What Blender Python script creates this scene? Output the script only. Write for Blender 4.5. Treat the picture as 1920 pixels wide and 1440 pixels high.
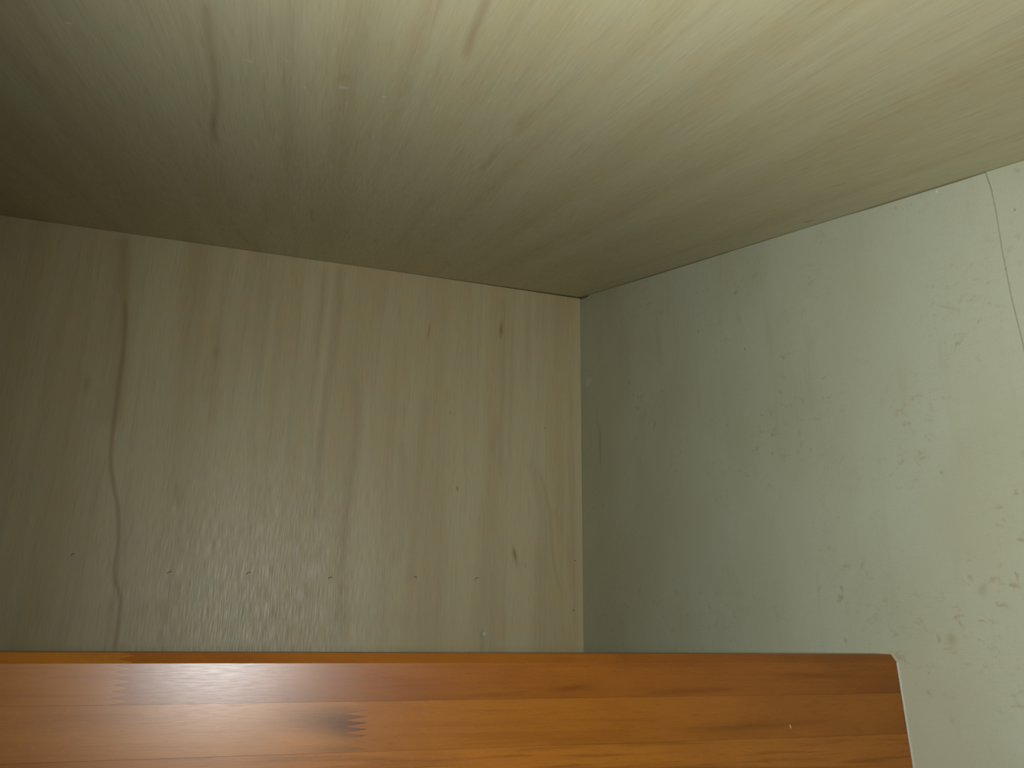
import bpy, bmesh, math, random
from mathutils import Vector, Matrix

for o in list(bpy.data.objects):
    bpy.data.objects.remove(o)
SC = bpy.context.scene
COL = SC.collection
random.seed(4)

# ------------------------------------------------------------------ camera, light, exposure
# X runs along the back wall (to the right), Y into the cupboard, Z up; the lens is at height H.
H = 1.5
FPX = 1425.0                                    # focal length in pixels of the 1920 wide frame
AX = Vector((4890, 516, FPX)).normalized()      # the three room axes as the lens sees them
AZ = Vector((80.8, -4700, FPX)); AZ = (AZ - AX * AZ.dot(AX)).normalized()
AY = AX.cross(AZ)
if AY.z < 0:
    AY = -AY
ROT = Matrix((AX, AY, AZ))                      # lens frame (x right, y down, z out) -> room

cam_d = bpy.data.cameras.new('camera')
cam_d.sensor_fit = 'HORIZONTAL'
cam_d.sensor_width = 36
cam_d.lens = FPX / 1920 * 36
cam_d.clip_start = 0.01
cam = bpy.data.objects.new('camera', cam_d)
COL.objects.link(cam)
cam.matrix_world = Matrix.Translation((0, 0, H)) @ (ROT @ Matrix.Diagonal((1, -1, -1))).to_4x4()
SC.camera = cam

w = bpy.data.worlds.new('world')
SC.world = w
w.use_nodes = True
bg = w.node_tree.nodes['Background']
bg.inputs[0].default_value = (1.0, 0.88, 0.55, 1)
bg.inputs[1].default_value = 0.012

# the flash of the camera: a small lamp just left of the lens
fl_d = bpy.data.lights.new('flash', 'SPOT')
fl_d.energy = 25.5
fl_d.color = (0.92, 1.0, 1.02)
fl_d.shadow_soft_size = 0.035
fl_d.spot_size = math.radians(128)
fl_d.spot_blend = 1.0
fl = bpy.data.objects.new('flash', fl_d)
COL.objects.link(fl)
fl.location = (-0.072, -0.005, H + 0.020)
aim = ROT @ Vector((400, 60, FPX))
fl.rotation_euler = aim.to_track_quat('-Z', 'Y').to_euler()

SC.view_settings.view_transform = 'Standard'
SC.view_settings.look = 'None'
SC.view_settings.gamma = 1
SC.view_settings.use_curve_mapping = False
SC.view_settings.exposure = 0.0

# ------------------------------------------------------------------ measures
def ray(px, py):
    return ROT @ Vector((px - 960, py - 720, FPX))
YB = 1.60                                       # back wall
r = ray(1088, 558) * (YB / ray(1088, 558).y)
XR, ZC = r.x, r.z                               # right wall, height of the ceiling corner above the lens
SLOPE = math.tan(math.radians(15.64))           # the ceiling comes down towards the opening
CS = math.cos(math.atan(SLOPE))
r = ray(1692, 1330)
YP = (r * (XR / r.x)).y                         # front face of the rail

def on_back(px, py):
    q = ray(px, py); q = q * (YB / q.y); return (q.x, q.z)
def on_right(px, py):
    q = ray(px, py); q = q * (XR / q.x); return (q.y, q.z)
def on_ceiling(px, py):
    q = ray(px, py)                             # z = ZC - SLOPE*(YB - y)
    t = (ZC - SLOPE * YB) / (q.z - SLOPE * q.y)
    q = q * t
    return (q.x, q.y / CS)
def on_rail(px, py):
    q = ray(px, py); q = q * (YP / q.y); return (q.x, q.z)

# ------------------------------------------------------------------ helpers
def link(name, bm, mat, parent=None, uvf=None, smooth=False):
    me = bpy.data.meshes.new(name)
    bmesh.ops.recalc_face_normals(bm, faces=bm.faces)
    if uvf:
        lay = bm.loops.layers.uv.new('plane')
        for f in bm.faces:
            for l in f.loops:
                l[lay].uv = uvf(l.vert.co)
    for f in bm.faces:
        f.smooth = smooth
    bm.to_mesh(me); bm.free()
    me.materials.append(mat)
    o = bpy.data.objects.new(name, me)
    COL.objects.link(o)
    if parent:
        o.parent = parent
    return o

def slab(poly, frame, depth):
    """prism: outline poly of (u, v) put through frame(u, v, d), d from 0 to depth"""
    bm = bmesh.new()
    A = [bm.verts.new(frame(u, v, 0)) for u, v in poly]
    B = [bm.verts.new(frame(u, v, depth)) for u, v in poly]
    bm.faces.new(A); bm.faces.new(B[::-1])
    n = len(poly)
    for i in range(n):
        bm.faces.new((A[i], A[(i + 1) % n], B[(i + 1) % n], B[i]))
    return bm

class NT:
    """small wrapper for building shader graphs"""
    def __init__(s, name):
        s.m = bpy.data.materials.new(name)
        s.m.use_nodes = True
        s.t = s.m.node_tree
        s.b = s.t.nodes['Principled BSDF']
        s.uv = s.new('ShaderNodeUVMap').outputs[0]
    def new(s, kind, **kw):
        n = s.t.nodes.new(kind)
        for k, v in kw.items():
            setattr(n, k, v)
        return n
    def put(s, a, sock):
        if isinstance(a, bpy.types.NodeSocket):
            s.t.links.new(a, sock)
        else:
            sock.default_value = a
    def math(s, op, a, b=0.0, clamp=False):
        n = s.new('ShaderNodeMath', operation=op, use_clamp=clamp)
        s.put(a, n.inputs[0]); s.put(b, n.inputs[1])
        return n.outputs[0]
    def noise(s, su, sv, detail=3, rough=0.55, rot=0.0, off=0.0, dist=0.0, src=None):
        m = s.new('ShaderNodeMapping')
        s.put(src or s.uv, m.inputs[0])
        m.inputs[1].default_value = (off * 7.3, off * 3.1, off)
        m.inputs[2].default_value = (0, 0, rot)
        m.inputs[3].default_value = (su, sv, 1)
        n = s.new('ShaderNodeTexNoise')
        s.put(m.outputs[0], n.inputs['Vector'])
        n.inputs['Scale'].default_value = 1
        n.inputs['Detail'].default_value = detail
        n.inputs['Roughness'].default_value = rough
        n.inputs['Distortion'].default_value = dist
        return n.outputs[0]
    def ramp(s, x, a, b, lo=0.0, hi=1.0, kind='SMOOTHSTEP'):
        n = s.new('ShaderNodeMapRange', interpolation_type=kind)
        s.put(x, n.inputs[0])
        for i, v in enumerate((a, b, lo, hi)):
            n.inputs[i + 1].default_value = v
        return n.outputs[0]
    def mix(s, fac, a, b, mode='MIX'):
        n = s.new('ShaderNodeMix', data_type='RGBA', blend_type=mode)
        s.put(fac, n.inputs[0])
        for v, k in ((a, 6), (b, 7)):
            if isinstance(v, tuple) and len(v) == 3:
                v = (*v, 1)
            s.put(v, n.inputs[k])
        return n.outputs[2]
    def blob(s, c, a, b, rot=0.0, src=None, soft=0.0):
        """soft ellipse mask at c, half axes a, b"""
        m = s.new('ShaderNodeMapping', vector_type='TEXTURE')
        s.put(src or s.uv, m.inputs[0])
        m.inputs[1].default_value = (c[0], c[1], 0)
        m.inputs[2].default_value = (0, 0, rot)
        m.inputs[3].default_value = (a, b, 1)
        n = s.new('ShaderNodeVectorMath', operation='LENGTH')
        s.put(m.outputs[0], n.inputs[0])
        return s.ramp(n.outputs['Value'], 1.0, soft)
    def stroke(s, p, q, wd, src=None, soft=0.0):
        """ellipse from p to q"""
        d = (q[0] - p[0], q[1] - p[1])
        L = math.hypot(*d)
        return s.blob(((p[0] + q[0]) / 2, (p[1] + q[1]) / 2), L / 2, wd, math.atan2(d[1], d[0]), src, soft)
    def wander(s, pts, width, src=None):
        """wavy vein running along v: pts are (u, v)"""
        pts = sorted(pts, key=lambda k: k[1])
        v0, v1 = pts[0][1], pts[-1][1]
        u0 = min(k[0] for k in pts) - 0.01
        u1 = max(k[0] for k in pts) + 0.01
        sep = s.new('ShaderNodeSeparateXYZ')
        s.put(src or s.uv, sep.inputs[0])
        t = s.ramp(sep.outputs[1], v0, v1, 0, 1, 'LINEAR')
        fc = s.new('ShaderNodeFloatCurve')
        c = fc.mapping.curves[0]
        P = [((v - v0) / (v1 - v0), (u - u0) / (u1 - u0)) for u, v in pts]
        while len(c.points) < len(P):
            c.points.new(0.5, 0.5)
        for i, (x, y) in enumerate(P):
            c.points[i].location = (x, y)
        fc.mapping.update()
        s.put(t, fc.inputs[1])
        u = s.ramp(fc.outputs[0], 0, 1, u0, u1, 'LINEAR')
        d = s.math('ABSOLUTE', s.math('SUBTRACT', sep.outputs[0], u))
        inside = s.math('MULTIPLY', s.ramp(sep.outputs[1], v0 - 0.01, v0 + 0.02), s.ramp(sep.outputs[1], v1 + 0.01, v1 - 0.02))
        return s.math('MULTIPLY', s.ramp(d, width, 0.0), inside)
    def warp(s, amount, scale):
        n = s.new('ShaderNodeTexNoise')
        s.put(s.uv, n.inputs['Vector'])
        n.inputs['Scale'].default_value = scale
        a = s.new('ShaderNodeVectorMath', operation='SUBTRACT')
        s.put(n.outputs['Color'], a.inputs[0]); a.inputs[1].default_value = (0.5, 0.5, 0.5)
        b = s.new('ShaderNodeVectorMath', operation='SCALE')
        s.put(a.outputs[0], b.inputs[0]); b.inputs['Scale'].default_value = amount
        c = s.new('ShaderNodeVectorMath', operation='ADD')
        s.put(s.uv, c.inputs[0]); s.put(b.outputs[0], c.inputs[1])
        return c.outputs[0]
    def finish(s, color, rough, bump=None, strength=0.1, dist=0.002, spec=0.5):
        s.put(color, s.b.inputs['Base Color'])
        s.put(rough, s.b.inputs['Roughness'])
        s.b.inputs['Specular IOR Level'].default_value = spec
        if bump is not None:
            n = s.new('ShaderNodeBump')
            n.inputs['Strength'].default_value = strength
            n.inputs['Distance'].default_value = dist
            s.put(bump, n.inputs['Height'])
            s.put(n.outputs[0], s.b.inputs['Normal'])
        return s.m

PX_B = YB / FPX                                 # one photo pixel on the back wall, metres

# ------------------------------------------------------------------ plywood
def plywood(name, seed, light=(0.60, 0.535, 0.370), deep=(0.520, 0.425, 0.260)):
    s = NT(name)
    broad = s.noise(11, 0.8, 3, 0.5, off=seed)
    mid = s.noise(42, 1.6, 3, 0.55, off=seed + 1, dist=0.1)
    fine = s.noise(210, 9, 2, 0.6, off=seed + 2)
    fib = s.noise(520, 26, 2, 0.6, off=seed + 3)
    patch = s.noise(26, 20, 2, 0.6, off=seed + 4)
    c = s.mix(s.ramp(broad, 0.38, 0.66), light, deep)
    c = s.mix(s.math('MULTIPLY', s.ramp(mid, 0.46, 0.76), 0.34), c, (0.430, 0.320, 0.180))
    c = s.mix(s.math('MULTIPLY', s.ramp(fine, 0.50, 0.75), 0.30), c, (0.400, 0.320, 0.200))
    c = s.mix(s.math('MULTIPLY', s.ramp(fib, 0.54, 0.72), 0.22), c, (0.330, 0.280, 0.190))
    c = s.mix(s.math('MULTIPLY', s.ramp(fib, 0.46, 0.26), 0.22), c, (0.74, 0.69, 0.53))
    c = s.mix(s.math('MULTIPLY', s.ramp(patch, 0.42, 0.62), 0.16), c, (0.47, 0.52, 0.36))
    bump = s.math('ADD', fib, s.math('MULTIPLY', fine, 0.6))
    rough = s.ramp(fib, 0.3, 0.7, 0.40, 0.58)
    return s, c, rough, bump

DARK = (0.20, 0.125, 0.055)
BROWN = (0.32, 0.205, 0.095)

s, c, rough, bump = plywood('back_wall_plywood', 3.0, (0.64, 0.520, 0.290), (0.580, 0.442, 0.222))
B = on_back
wp = s.warp(0.012, 16)
KS = 0.62
def add(mask, k, col):
    global c
    c = s.mix(s.math('MULTIPLY', mask, k * KS), c, col)
# long wavy vein at the left
VEIN = (0.36, 0.225, 0.10)
add(s.wander([B(234, 560), B(233, 640), B(223, 720), B(214, 790), B(208, 850), B(213, 910), B(221, 955), B(222, 1005), B(216, 1080), B(226, 1130), B(222, 1170), B(214, 1225)], 0.0078), 0.95, VEIN)
add(s.wander([B(232, 440), B(234, 540), B(231, 640), B(222, 740), B(216, 800)], 0.018), 0.50, VEIN)
add(s.wander([B(222, 440), B(222, 560), B(215, 700), B(196, 800)], 0.042), 0.36, (0.36, 0.27, 0.15))
# brown bands of grain
for pts, wd, k in (
        ([B(636, 500), B(628, 640), B(604, 800), B(596, 980)], 0.016, 0.38),
        ([B(610, 500), B(598, 640), B(586, 760), B(580, 900)], 0.012, 0.30),
        ([B(660, 700), B(668, 820), B(650, 960), B(640, 1080), B(650, 1200)], 0.018, 0.42),
        ([B(575, 900), B(560, 1000), B(540, 1100)], 0.014, 0.25),
        ([B(745, 820), B(760, 940), B(742, 1060)], 0.020, 0.22),
        ([B(800, 740), B(790, 840), B(782, 900), B(770, 1100)], 0.016, 0.30),
        ([B(942, 560), B(944, 700), B(938, 840), B(940, 900)], 0.012, 0.34),
        ([B(930, 780), B(926, 830), B(920, 860)], 0.012, 0.25),
        ([B(1010, 880), B(1030, 960), B(1036, 1040), B(1052, 1110)], 0.007, 0.42),
        ([B(990, 860), B(1020, 980), B(1024, 1090)], 0.018, 0.25),
        ([B(406, 600), B(404, 700), B(398, 800)], 0.018, 0.30),
        ([B(480, 820), B(470, 960), B(478, 1200)], 0.010, 0.20),
        ([B(1068, 700), B(1072, 900), B(1080, 1200)], 0.012, 0.20)):
    add(s.wander(pts, wd), k, (0.36, 0.235, 0.115))
# short stains and knots
for p, q, wd, k, col in (
        ((939, 600), (940, 640), 5, 0.95, DARK), ((940, 590), (939, 650), 8, 0.5, BROWN),
        ((958, 1012), (974, 1074), 9, 0.75, (0.30, 0.165, 0.07)), ((961, 1022), (969, 1054), 4, 0.85, DARK),
        ((985, 1050), (988, 1070), 4, 0.5, BROWN),
        ((857, 908), (858, 924), 3, 0.95, (0.07, 0.05, 0.03)),
        ((809, 590), (799, 652), 4, 0.75, BROWN),
        ((335, 890), (333, 965), 14, 0.50, BROWN),
        ((163, 690), (160, 750), 12, 0.55, BROWN), ((405, 640), (404, 680), 12, 0.45, BROWN),
        ((844, 768), (848, 780), 5, 0.5, BROWN),
        ((906, 1195), (903, 1230), 7, 0.55, BROWN), ((906, 1176), (905, 1206), 8, 0.65, (0.22, 0.17, 0.11)),
        ((1016, 800), (1024, 801), 2.5, 0.8, DARK)):
    add(s.stroke(B(*p), B(*q), wd * PX_B, wp), k, col)
M_BACK = s.finish(c, rough, bump, 0.07, 0.001, 0.8)

s, c, rough, bump = plywood('ceiling_plywood', 11.0, (0.605, 0.532, 0.325), (0.555, 0.467, 0.262))
C_ = on_ceiling
PX_C = 1.0 / FPX
wp = s.warp(0.010, 14)
add(s.wander([C_(383, 0), C_(392, 70), C_(402, 130), C_(406, 180), C_(401, 240), C_(402, 270)], 0.008), 0.60, (0.33, 0.225, 0.11))
add(s.wander([C_(918, -20), C_(905, 20), C_(890, 55), C_(872, 110)], 0.007), 0.75, (0.36, 0.24, 0.12))
for p, q, wd, k, col in (
        ((402, 205), (400, 260), 6, 0.55, DARK),
        ((582, 380), (588, 425), 9, 0.6, BROWN), ((430, 415), (480, 470), 9, 0.45, BROWN),
        ((940, 270), (895, 330), 10, 0.45, BROWN), ((1000, 190), (960, 260), 14, 0.35, BROWN),
        ((1078, 398), (1060, 412), 5, 0.6, BROWN), ((1592, 342), (1545, 354), 4, 0.75, BROWN),
        ((1520, 312), (1490, 322), 3, 0.5, BROWN), ((1530, 410), (1500, 421), 5, 0.8, DARK),
        ((655, 130), (630, 160), 16, 0.30, BROWN)):
    add(s.stroke(C_(*p), C_(*q), wd * PX_C, wp), k, col)
for p, q, wd, k in (((118, 43), (138, 44), 2.6, 0.9), ((462, 115), (478, 117), 2.0, 0.8), ((632, 164), (656, 164), 6, 0.45),
                    ((714, 182), (728, 182), 2.4, 0.85), ((448, 110), (470, 114), 3, 0.3), ((1009, 250), (1012, 251), 2, 0.8),
                    ((570, 160), (572, 168), 1.6, 0.6), ((530, 110), (545, 118), 1.5, 0.6)):
    add(s.stroke(C_(*p), C_(*q), wd * PX_C, None, 0.4), k, (0.86, 0.83, 0.68))
M_CEIL = s.finish(c, rough, bump, 0.09, 0.001, 0.5)

# ------------------------------------------------------------------ pale printed board of the right wall
s = NT('grey_board')
R_ = on_right
PX_R = 0.9 / FPX
big = s.noise(5, 4, 3, 0.5, off=1.0)
weave = s.noise(60, 500, 2, 0.6, off=2.0)
weave2 = s.noise(500, 60, 2, 0.6, off=3.0)
speck = s.noise(60, 85, 4, 0.7, off=4.0, dist=0.4)
region = s.noise(9, 8, 2, 0.5, off=5.0)
grain = s.noise(420, 420, 2, 0.6, off=6.0)
streak = s.noise(34, 5, 3, 0.6, off=8.0)
c = s.mix(s.ramp(big, 0.35, 0.68), (0.550, 0.550, 0.395), (0.515, 0.500, 0.340))
c = s.mix(s.math('MULTIPLY', s.ramp(weave, 0.50, 0.75), 0.22), c, (0.42, 0.42, 0.32))
c = s.mix(s.math('MULTIPLY', s.ramp(weave2, 0.50, 0.75), 0.16), c, (0.42, 0.42, 0.32))
c = s.mix(s.math('MULTIPLY', s.ramp(grain, 0.50, 0.75), 0.20), c, (0.40, 0.40, 0.30))
c = s.mix(s.math('MULTIPLY', s.ramp(streak, 0.54, 0.74), 0.22), c, (0.43, 0.375, 0.25))
sp = s.math('MULTIPLY', s.ramp(speck, 0.54, 0.74), s.ramp(region, 0.42, 0.62))
c = s.mix(s.math('MULTIPLY', sp, 0.55), c, (0.36, 0.27, 0.14))
wp = s.warp(0.012, 22)
KS = 0.9
for p, q, wd, k, col in (
        ((1126, 770), (1126, 900), 7, 0.65, (0.36, 0.25, 0.10)), ((1118, 740), (1130, 920), 16, 0.35, (0.38, 0.28, 0.14)),
        ((1230, 790), (1224, 808), 6, 0.6, BROWN), ((1198, 736), (1194, 750), 6, 0.45, BROWN),
        ((1397, 650), (1399, 656), 2.6, 1.0, (0.05, 0.03, 0.02)), ((1362, 930), (1362, 934), 2.4, 0.9, DARK),
        ((1363, 914), (1363, 926), 1.6, 0.5, DARK),
        ((1790, 1180), (1778, 1215), 16, 0.55, (0.37, 0.30, 0.15)), ((1848, 1090), (1842, 1125), 12, 0.45, (0.37, 0.30, 0.17)),
        ((1622, 1040), (1612, 1072), 8, 0.40, (0.37, 0.30, 0.17)), ((1545, 1100), (1530, 1110), 8, 0.35, (0.37, 0.28, 0.16)),
        ((1380, 570), (1388, 620), 16, 0.30, (0.37, 0.32, 0.17)), ((1904, 388), (1896, 394), 4, 0.7, BROWN),
        ((1770, 880), (1766, 892), 7, 0.45, BROWN), ((1590, 1195), (1584, 1205), 9, 0.4, BROWN),
        ((1742, 570), (1810, 578), 4, 0.4, (0.37, 0.30, 0.15)), ((1755, 590), (1752, 596), 4, 0.4, BROWN),
        ((1725, 396), (1722, 400), 3, 0.5, BROWN)):
    add(s.stroke(R_(*p), R_(*q), wd * PX_R, wp), k, col)
add(s.blob(R_(1102, 716), 0.028, 0.016, 0, wp, 0.3), 0.40, (0.72, 0.74, 0.66))
for p, q in (((1757, 362), (1756, 356)), ((1720, 357), (1726, 355))):
    add(s.stroke(R_(*p), R_(*q), 2.4 * PX_R, None, 0.4), 0.8, (0.80, 0.80, 0.70))
M_RIGHT = s.finish(c, s.ramp(grain, 0.3, 0.7, 0.55, 0.70), grain, 0.08, 0.001, 0.4)

def plain(name, col, rough=0.6, metal=0.0, k=0.12):
    s = NT(name)
    g = s.new('ShaderNodeTexNoise'); g.inputs['Scale'].default_value = 300
    tc = s.new('ShaderNodeTexCoord'); s.put(tc.outputs['Object'], g.inputs['Vector'])
    c = s.mix(s.math('MULTIPLY', g.outputs[0], k * 2), col, tuple(x * 0.55 for x in col))
    s.b.inputs['Metallic'].default_value = metal
    return s.finish(c, rough)
M_CAULK = plain('pale_filler', (0.50, 0.48, 0.38), 0.6)
M_STEEL = plain('dull_steel', (0.26, 0.235, 0.19), 0.5, 0.3)
M_NAIL = plain('pale_nail_head', (0.70, 0.67, 0.56), 0.5)
M_STUD = plain('raw_batten', (0.20, 0.15, 0.09), 0.8)

# ------------------------------------------------------------------ setting
T = 0.012
XL = -1.15
def struct(o):
    o['kind'] = 'structure'
    return o
# back wall: one plywood sheet, its top edge sagging a hair at the right end so that a dark gap opens
zt = ZC - 0.0004
poly = [(XL, -0.75), (XR - 0.0006, -0.75), (XR - 0.0006, ZC - 0.0030), (B(1000, 560)[0], ZC - 0.0021), (B(870, 560)[0], ZC - 0.0010), (B(700, 560)[0], zt), (XL, zt)]
wall_back = struct(link('wall_back', slab(poly, lambda u, v, d: Vector((u, YB + d, H + v)), T), M_BACK, None, lambda co: (co.x, co.z - H)))

# ceiling: plywood sheet that runs over the top of both walls
def ceil_frame(u, v, d):
    y = v * CS
    return Vector((u, y - d * math.sin(math.atan(SLOPE)), H + ZC - SLOPE * (YB - y) + d * CS))
poly = [(XL, -0.45 / CS), (XR + 0.03, -0.45 / CS), (XR + 0.03, (YB + 0.03) / CS), (XL, (YB + 0.03) / CS)]
ceiling = struct(link('ceiling', slab(poly, ceil_frame, T), M_CEIL, None, lambda co: (co.x, co.y / CS)))

# right wall: two grey boards with an open joint, on a batten
wall_right = struct(bpy.data.objects.new('wall_right', None))
COL.objects.link(wall_right)
wall_right.location = (XR, 0.0, H - 0.75)
def right_frame(u, v, d):
    return Vector((XR + d, u, H + v)) - Vector(wall_right.location)
def ceil_z(y, gap=0.0):
    return ZC - SLOPE * (YB - y) - gap
rim = []                                        # slightly ragged top edge under the ceiling
for y in (YB, YB - 0.012, YB - 0.045, YB - 0.055, YB - 0.10, 1.38, 1.25, 1.10, 0.98, 0.94, 0.90, 0.84, 0.80, 0.74, 0.70, 0.66, 0.62, 0.58, 0.54):
    g = {YB: 0.0045, YB - 0.012: 0.0050, YB - 0.045: 0.0042}.get(y, random.uniform(0.0005, 0.0016))
    rim.append((y, ceil_z(y, g)))
joint = [R_(1847.5, 322), R_(1859, 356), R_(1868, 400), R_(1879, 470), R_(1897, 560), R_(1917, 640)]
j0 = (joint[0][0] , ceil_z(joint[0][0], 0.0006))
J = [j0] + joint[1:] + [(joint[-1][0] - 0.002, -0.75)]
gw = 0.00075
poly = [(YB + T, -0.75), (YB + T, ceil_z(YB, 0.0045))] + rim + [(u + gw, v) for u, v in J]
ob = link('board', slab(poly, right_frame, T), M_RIGHT, wall_right, lambda co: (co.y, co.z - 0.75))
poly = [(u - gw, v) for u, v in J[::-1]] + [(-0.45, ceil_z(-0.45, 0.0006)), (-0.45, -0.75)]
ob = link('board', slab(poly, right_frame, T), M_RIGHT, wall_right, lambda co: (co.y, co.z - 0.75))
jy = joint[0][0]
link('batten', slab([(jy - 0.03, -0.75), (jy + 0.03, -0.75), (jy + 0.03, ceil_z(jy - 0.03, 0.002)), (jy - 0.03, ceil_z(jy - 0.03, 0.002))], lambda u, v, d: right_frame(u, v, T + d), 0.02), M_STUD, wall_right)

# nail head and the staple ends left in the plywood
def tube(pts, rad, n=6):
    bm = bmesh.new()
    rings = []
    for i, p in enumerate(pts):
        d = (pts[min(i + 1, len(pts) - 1)] - pts[max(i - 1, 0)]).normalized()
        a = d.orthogonal().normalized(); b_ = d.cross(a)
        rings.append([bm.verts.new(p + (a * math.cos(t) + b_ * math.sin(t)) * rad) for t in [2 * math.pi * k / n for k in range(n)]])
    for i in range(len(rings) - 1):
        for k in range(n):
            bm.faces.new((rings[i][k], rings[i][(k + 1) % n], rings[i + 1][(k + 1) % n], rings[i + 1][k]))
    bm.faces.new(rings[0]); bm.faces.new(rings[-1][::-1])
    return bm
u, v = B(908, 1189)
bm = bmesh.new()
prof = [(0.0046, 0.0), (0.0044, 0.0010), (0.0034, 0.0016), (0.0016, 0.0018)]
rings = [[bm.verts.new((u + rr * math.cos(t) * (1.0 if k % 2 else 0.86), YB - d, H + v + rr * 1.15 * math.sin(t))) for k, t in enumerate([2 * math.pi * q / 10 for q in range(10)])] for rr, d in prof]
for i in range(3):
    for k in range(10):
        bm.faces.new((rings[i][k], rings[i][(k + 1) % 10], rings[i + 1][(k + 1) % 10], rings[i + 1][k]))
bm.faces.new(rings[3]); bm.faces.new(rings[0][::-1])
nail = link('nail_head', bm, M_NAIL, wall_back)
nail['label'] = 'small pale nail head set in the plywood just above the rail'
for px, py, sz, bend in ((137, 1040, 6, 0.7), (318, 1074, 8, 0.5), (466, 1075, 8, 0.9), (619, 1084, 7, 0.4), (779, 1083, 7, -0.5), (894, 1085, 8, 0.6), (1078, 1052, 5, 0.5), (1075, 1145, 5, -0.6)):
    u, v = B(px, py)
    L = sz * PX_B * 0.42
    pts = []
    for k in range(6):
        t = k / 5 * 2 - 1
        pts.append(Vector((u + L * t, YB - 0.0006 - 0.0008 * (1 - t * t), H + v + L * (0.55 * (1 - t * t) + bend * t * 0.6))))
    link('staple', tube(pts, 0.0007), M_STEEL, wall_back)

# ------------------------------------------------------------------ the wooden rail
def rail_mat(name, base, dark, seed, rot, k_dark=0.5, marks=(), bands=0.0):
    s = NT(name)
    cloud = s.noise(7, 22, 3, 0.55, rot=rot, off=seed, dist=0.3)
    gr = s.noise(6, 150, 3, 0.6, rot=rot, off=seed + 1, dist=0.2)
    pore = s.noise(60, 900, 2, 0.6, rot=rot, off=seed + 2)
    fleck = s.noise(260, 420, 2, 0.6, off=seed + 3)
    c = s.mix(s.math('MULTIPLY', s.ramp(cloud, 0.40, 0.68), k_dark), base, dark)
    c = s.mix(s.math('MULTIPLY', s.ramp(gr, 0.46, 0.70), 0.35 + bands), c, dark)
    c = s.mix(s.math('MULTIPLY', s.ramp(pore, 0.52, 0.74), 0.28), c, tuple(x * 0.5 for x in dark))
    c = s.mix(s.math('MULTIPLY', s.ramp(fleck, 0.55, 0.75), 0.22), c, tuple(min(1, x * 1.35) for x in base))
    for p, q, wd, k, col in marks:
        c = s.mix(s.math('MULTIPLY', s.stroke(on_rail(*p), on_rail(*q), wd * YP / FPX), k), c, col)
    rough = s.ramp(pore, 0.3, 0.7, 0.315, 0.355)
    s.b.inputs['Coat Weight'].default_value = 0.0
    return s.finish(c, rough, pore, 0.02, 0.0006, 0.46)
INK = (0.06, 0.035, 0.03)
m_top = rail_mat('rail_wood_top', (0.235, 0.072, 0.0060), (0.160, 0.045, 0.0040), 1.0, 0.00, 0.55,
                 (((1010, 1298), (1130, 1282), 9, 0.35, (0.07, 0.018, 0.002)), ((840, 1306), (1010, 1300), 7, 0.3, (0.07, 0.018, 0.002)),
                  ((1180, 1300), (1420, 1290), 10, 0.35, (0.08, 0.020, 0.002)), ((1380, 1262), (1640, 1270), 9, 0.35, (0.08, 0.020, 0.002))))
m_top_l = rail_mat('rail_wood_top_left', (0.300, 0.104, 0.0115), (0.215, 0.069, 0.0070), 2.0, 0.00, 0.50)
m_mid_l = rail_mat('rail_wood_middle_left', (0.350, 0.128, 0.0170), (0.235, 0.079, 0.0100), 3.0, -0.06, 0.5,
                   (((430, 1330), (960, 1390), 44, 0.95, (0.080, 0.026, 0.0085)), ((500, 1404), (860, 1408), 14, 0.6, (0.120, 0.041, 0.0110))))
m_mid_r = rail_mat('rail_wood_middle_right', (0.275, 0.090, 0.0080), (0.180, 0.052, 0.0048), 4.0, 0.05, 0.45,
                   (((1250, 1370), (1560, 1352), 13, 0.25, (0.08, 0.020, 0.002)), ((1477, 1356), (1480, 1367), 2.2, 1.0, (0.62, 0.50, 0.30))))
m_low = rail_mat('rail_wood_lower', (0.320, 0.108, 0.0110), (0.165, 0.048, 0.0048), 5.0, 0.012, 0.25, (), 0.40)

rail = bpy.data.objects.new('wooden_rail', None)
COL.objects.link(rail)
XE = XR                                         # right end butts on the wall
S = YB / 1.2
ZT, ZF, Z1, Z2, Z3, Z4 = -0.0262 * S, -0.0322 * S, -0.0553 * S, -0.0849 * S, -0.1150 * S, -0.1440 * S
XA = -0.95
rail.location = (XE - 0.4, YP, H + Z4)
rail['label'] = 'brown varnished finger-jointed wooden rail below the plywood wall, ending at the grey board wall'
rail['category'] = 'rail'
THICK = 0.030
LEAN = 0.05
def stave(poly, mat, dy):
    bm = slab(poly, lambda u, v, d: Vector((u, YP + dy + d, H + v)) - Vector(rail.location), THICK - dy)
    lo = Vector(rail.location)
    if max(v for u, v in poly) > ZF:            # ease the upper front arris
        bmesh.ops.bisect_plane(bm, geom=bm.verts[:] + bm.edges[:] + bm.faces[:], plane_co=(0, 0, H + ZF - lo.z), plane_no=(0, 0, 1))
        for vv in bm.verts:
            z = vv.co.z + lo.z - H
            if z > ZF + 1e-5 and vv.co.y < THICK * 0.5:
                vv.co.y += (z - ZF) * 0.8
    for vv in bm.verts:                         # the board leans back a little
        vv.co.y += (vv.co.z + lo.z - H - ZF) * LEAN
    return link('stave', bm, mat, rail, lambda co: (co.x + lo.x, co.z + lo.z - H))
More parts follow.
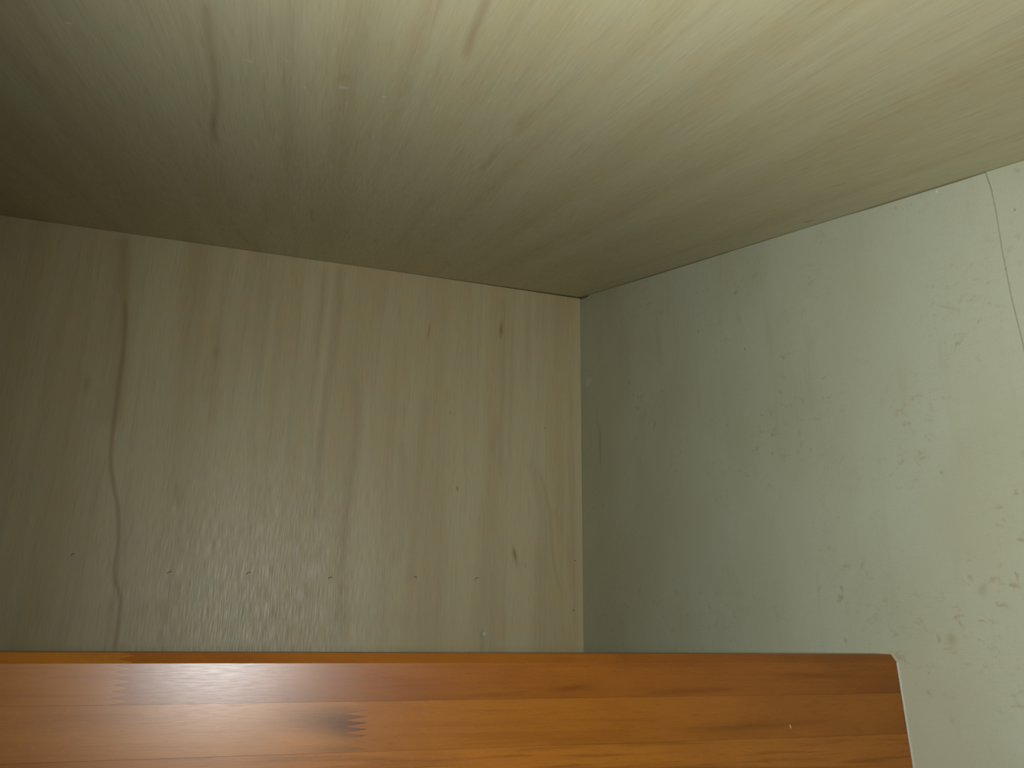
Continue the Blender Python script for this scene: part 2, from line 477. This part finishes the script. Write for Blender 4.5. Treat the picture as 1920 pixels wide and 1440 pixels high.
def fingers(xl, xr, z_hi, z_lo, n):
    """zigzag from the top to the bottom of a finger joint"""
    pts = [(xl, z_hi)]
    p = (z_hi - z_lo) / n
    for i in range(n):
        za = z_hi - p * i
        pts += [(xr, za - p * 0.42), (xr, za - p * 0.50), (xl, za - p * 0.92), (xl, za - p)]
    return pts
J1 = fingers(on_rail(648, 1365)[0], on_rail(686, 1365)[0], Z1, Z2, 8)
J0 = fingers(on_rail(214, 1280)[0], on_rail(243, 1280)[0], ZT, Z1, 8)
g = 0.00012
stave([(XA, Z1 + g), (XA, ZT)] + J0[:-1] + [(J0[-1][0], Z1 + g)], m_top_l, 0.0)
stave([(u + g, v) for u, v in J0[:-1]] + [(J0[-1][0] + g, Z1 + g), (XE, Z1 + g), (XE, ZT)], m_top, 0.0)
stave([(XA, Z2 + g), (XA, Z1)] + J1[:-1] + [(J1[-1][0], Z2 + g)], m_mid_l, 0.0001)
stave([(u + g, v) for u, v in J1[:-1]] + [(J1[-1][0] + g, Z2 + g), (XE, Z2 + g), (XE, Z1)], m_mid_r, 0.0001)
stave([(XA, Z3 + g), (XE, Z3 + g), (XE, Z2), (XA, Z2)], m_low, 0.0)
stave([(XA, Z4), (XE, Z4), (XE, Z3), (XA, Z3)], m_mid_l, 0.0)

# pale line of filler where the rail meets the board
bm = bmesh.new()
random.seed(9)
rows = []
for k in range(22):
    z = ZF + (Z4 - ZF) * k / 21
    yp = YP + (z - ZF) * LEAN
    wv = 0.0021 * random.uniform(0.75, 1.25)
    rows.append([bm.verts.new((XR, yp, H + z)), bm.verts.new((XR - 0.0012, yp - 0.0004, H + z)), bm.verts.new((XR - 0.0008, yp - wv * 0.7, H + z)), bm.verts.new((XR, yp - wv, H + z))])
for a, b_ in zip(rows, rows[1:]):
    for k in range(3):
        bm.faces.new((a[k], a[k + 1], b_[k + 1], b_[k]))
for v in bm.verts:
    v.co -= Vector(rail.location)
link('filler_line', bm, M_CAULK, rail, None, True)['label'] = 'pale filler line at the end of the rail'
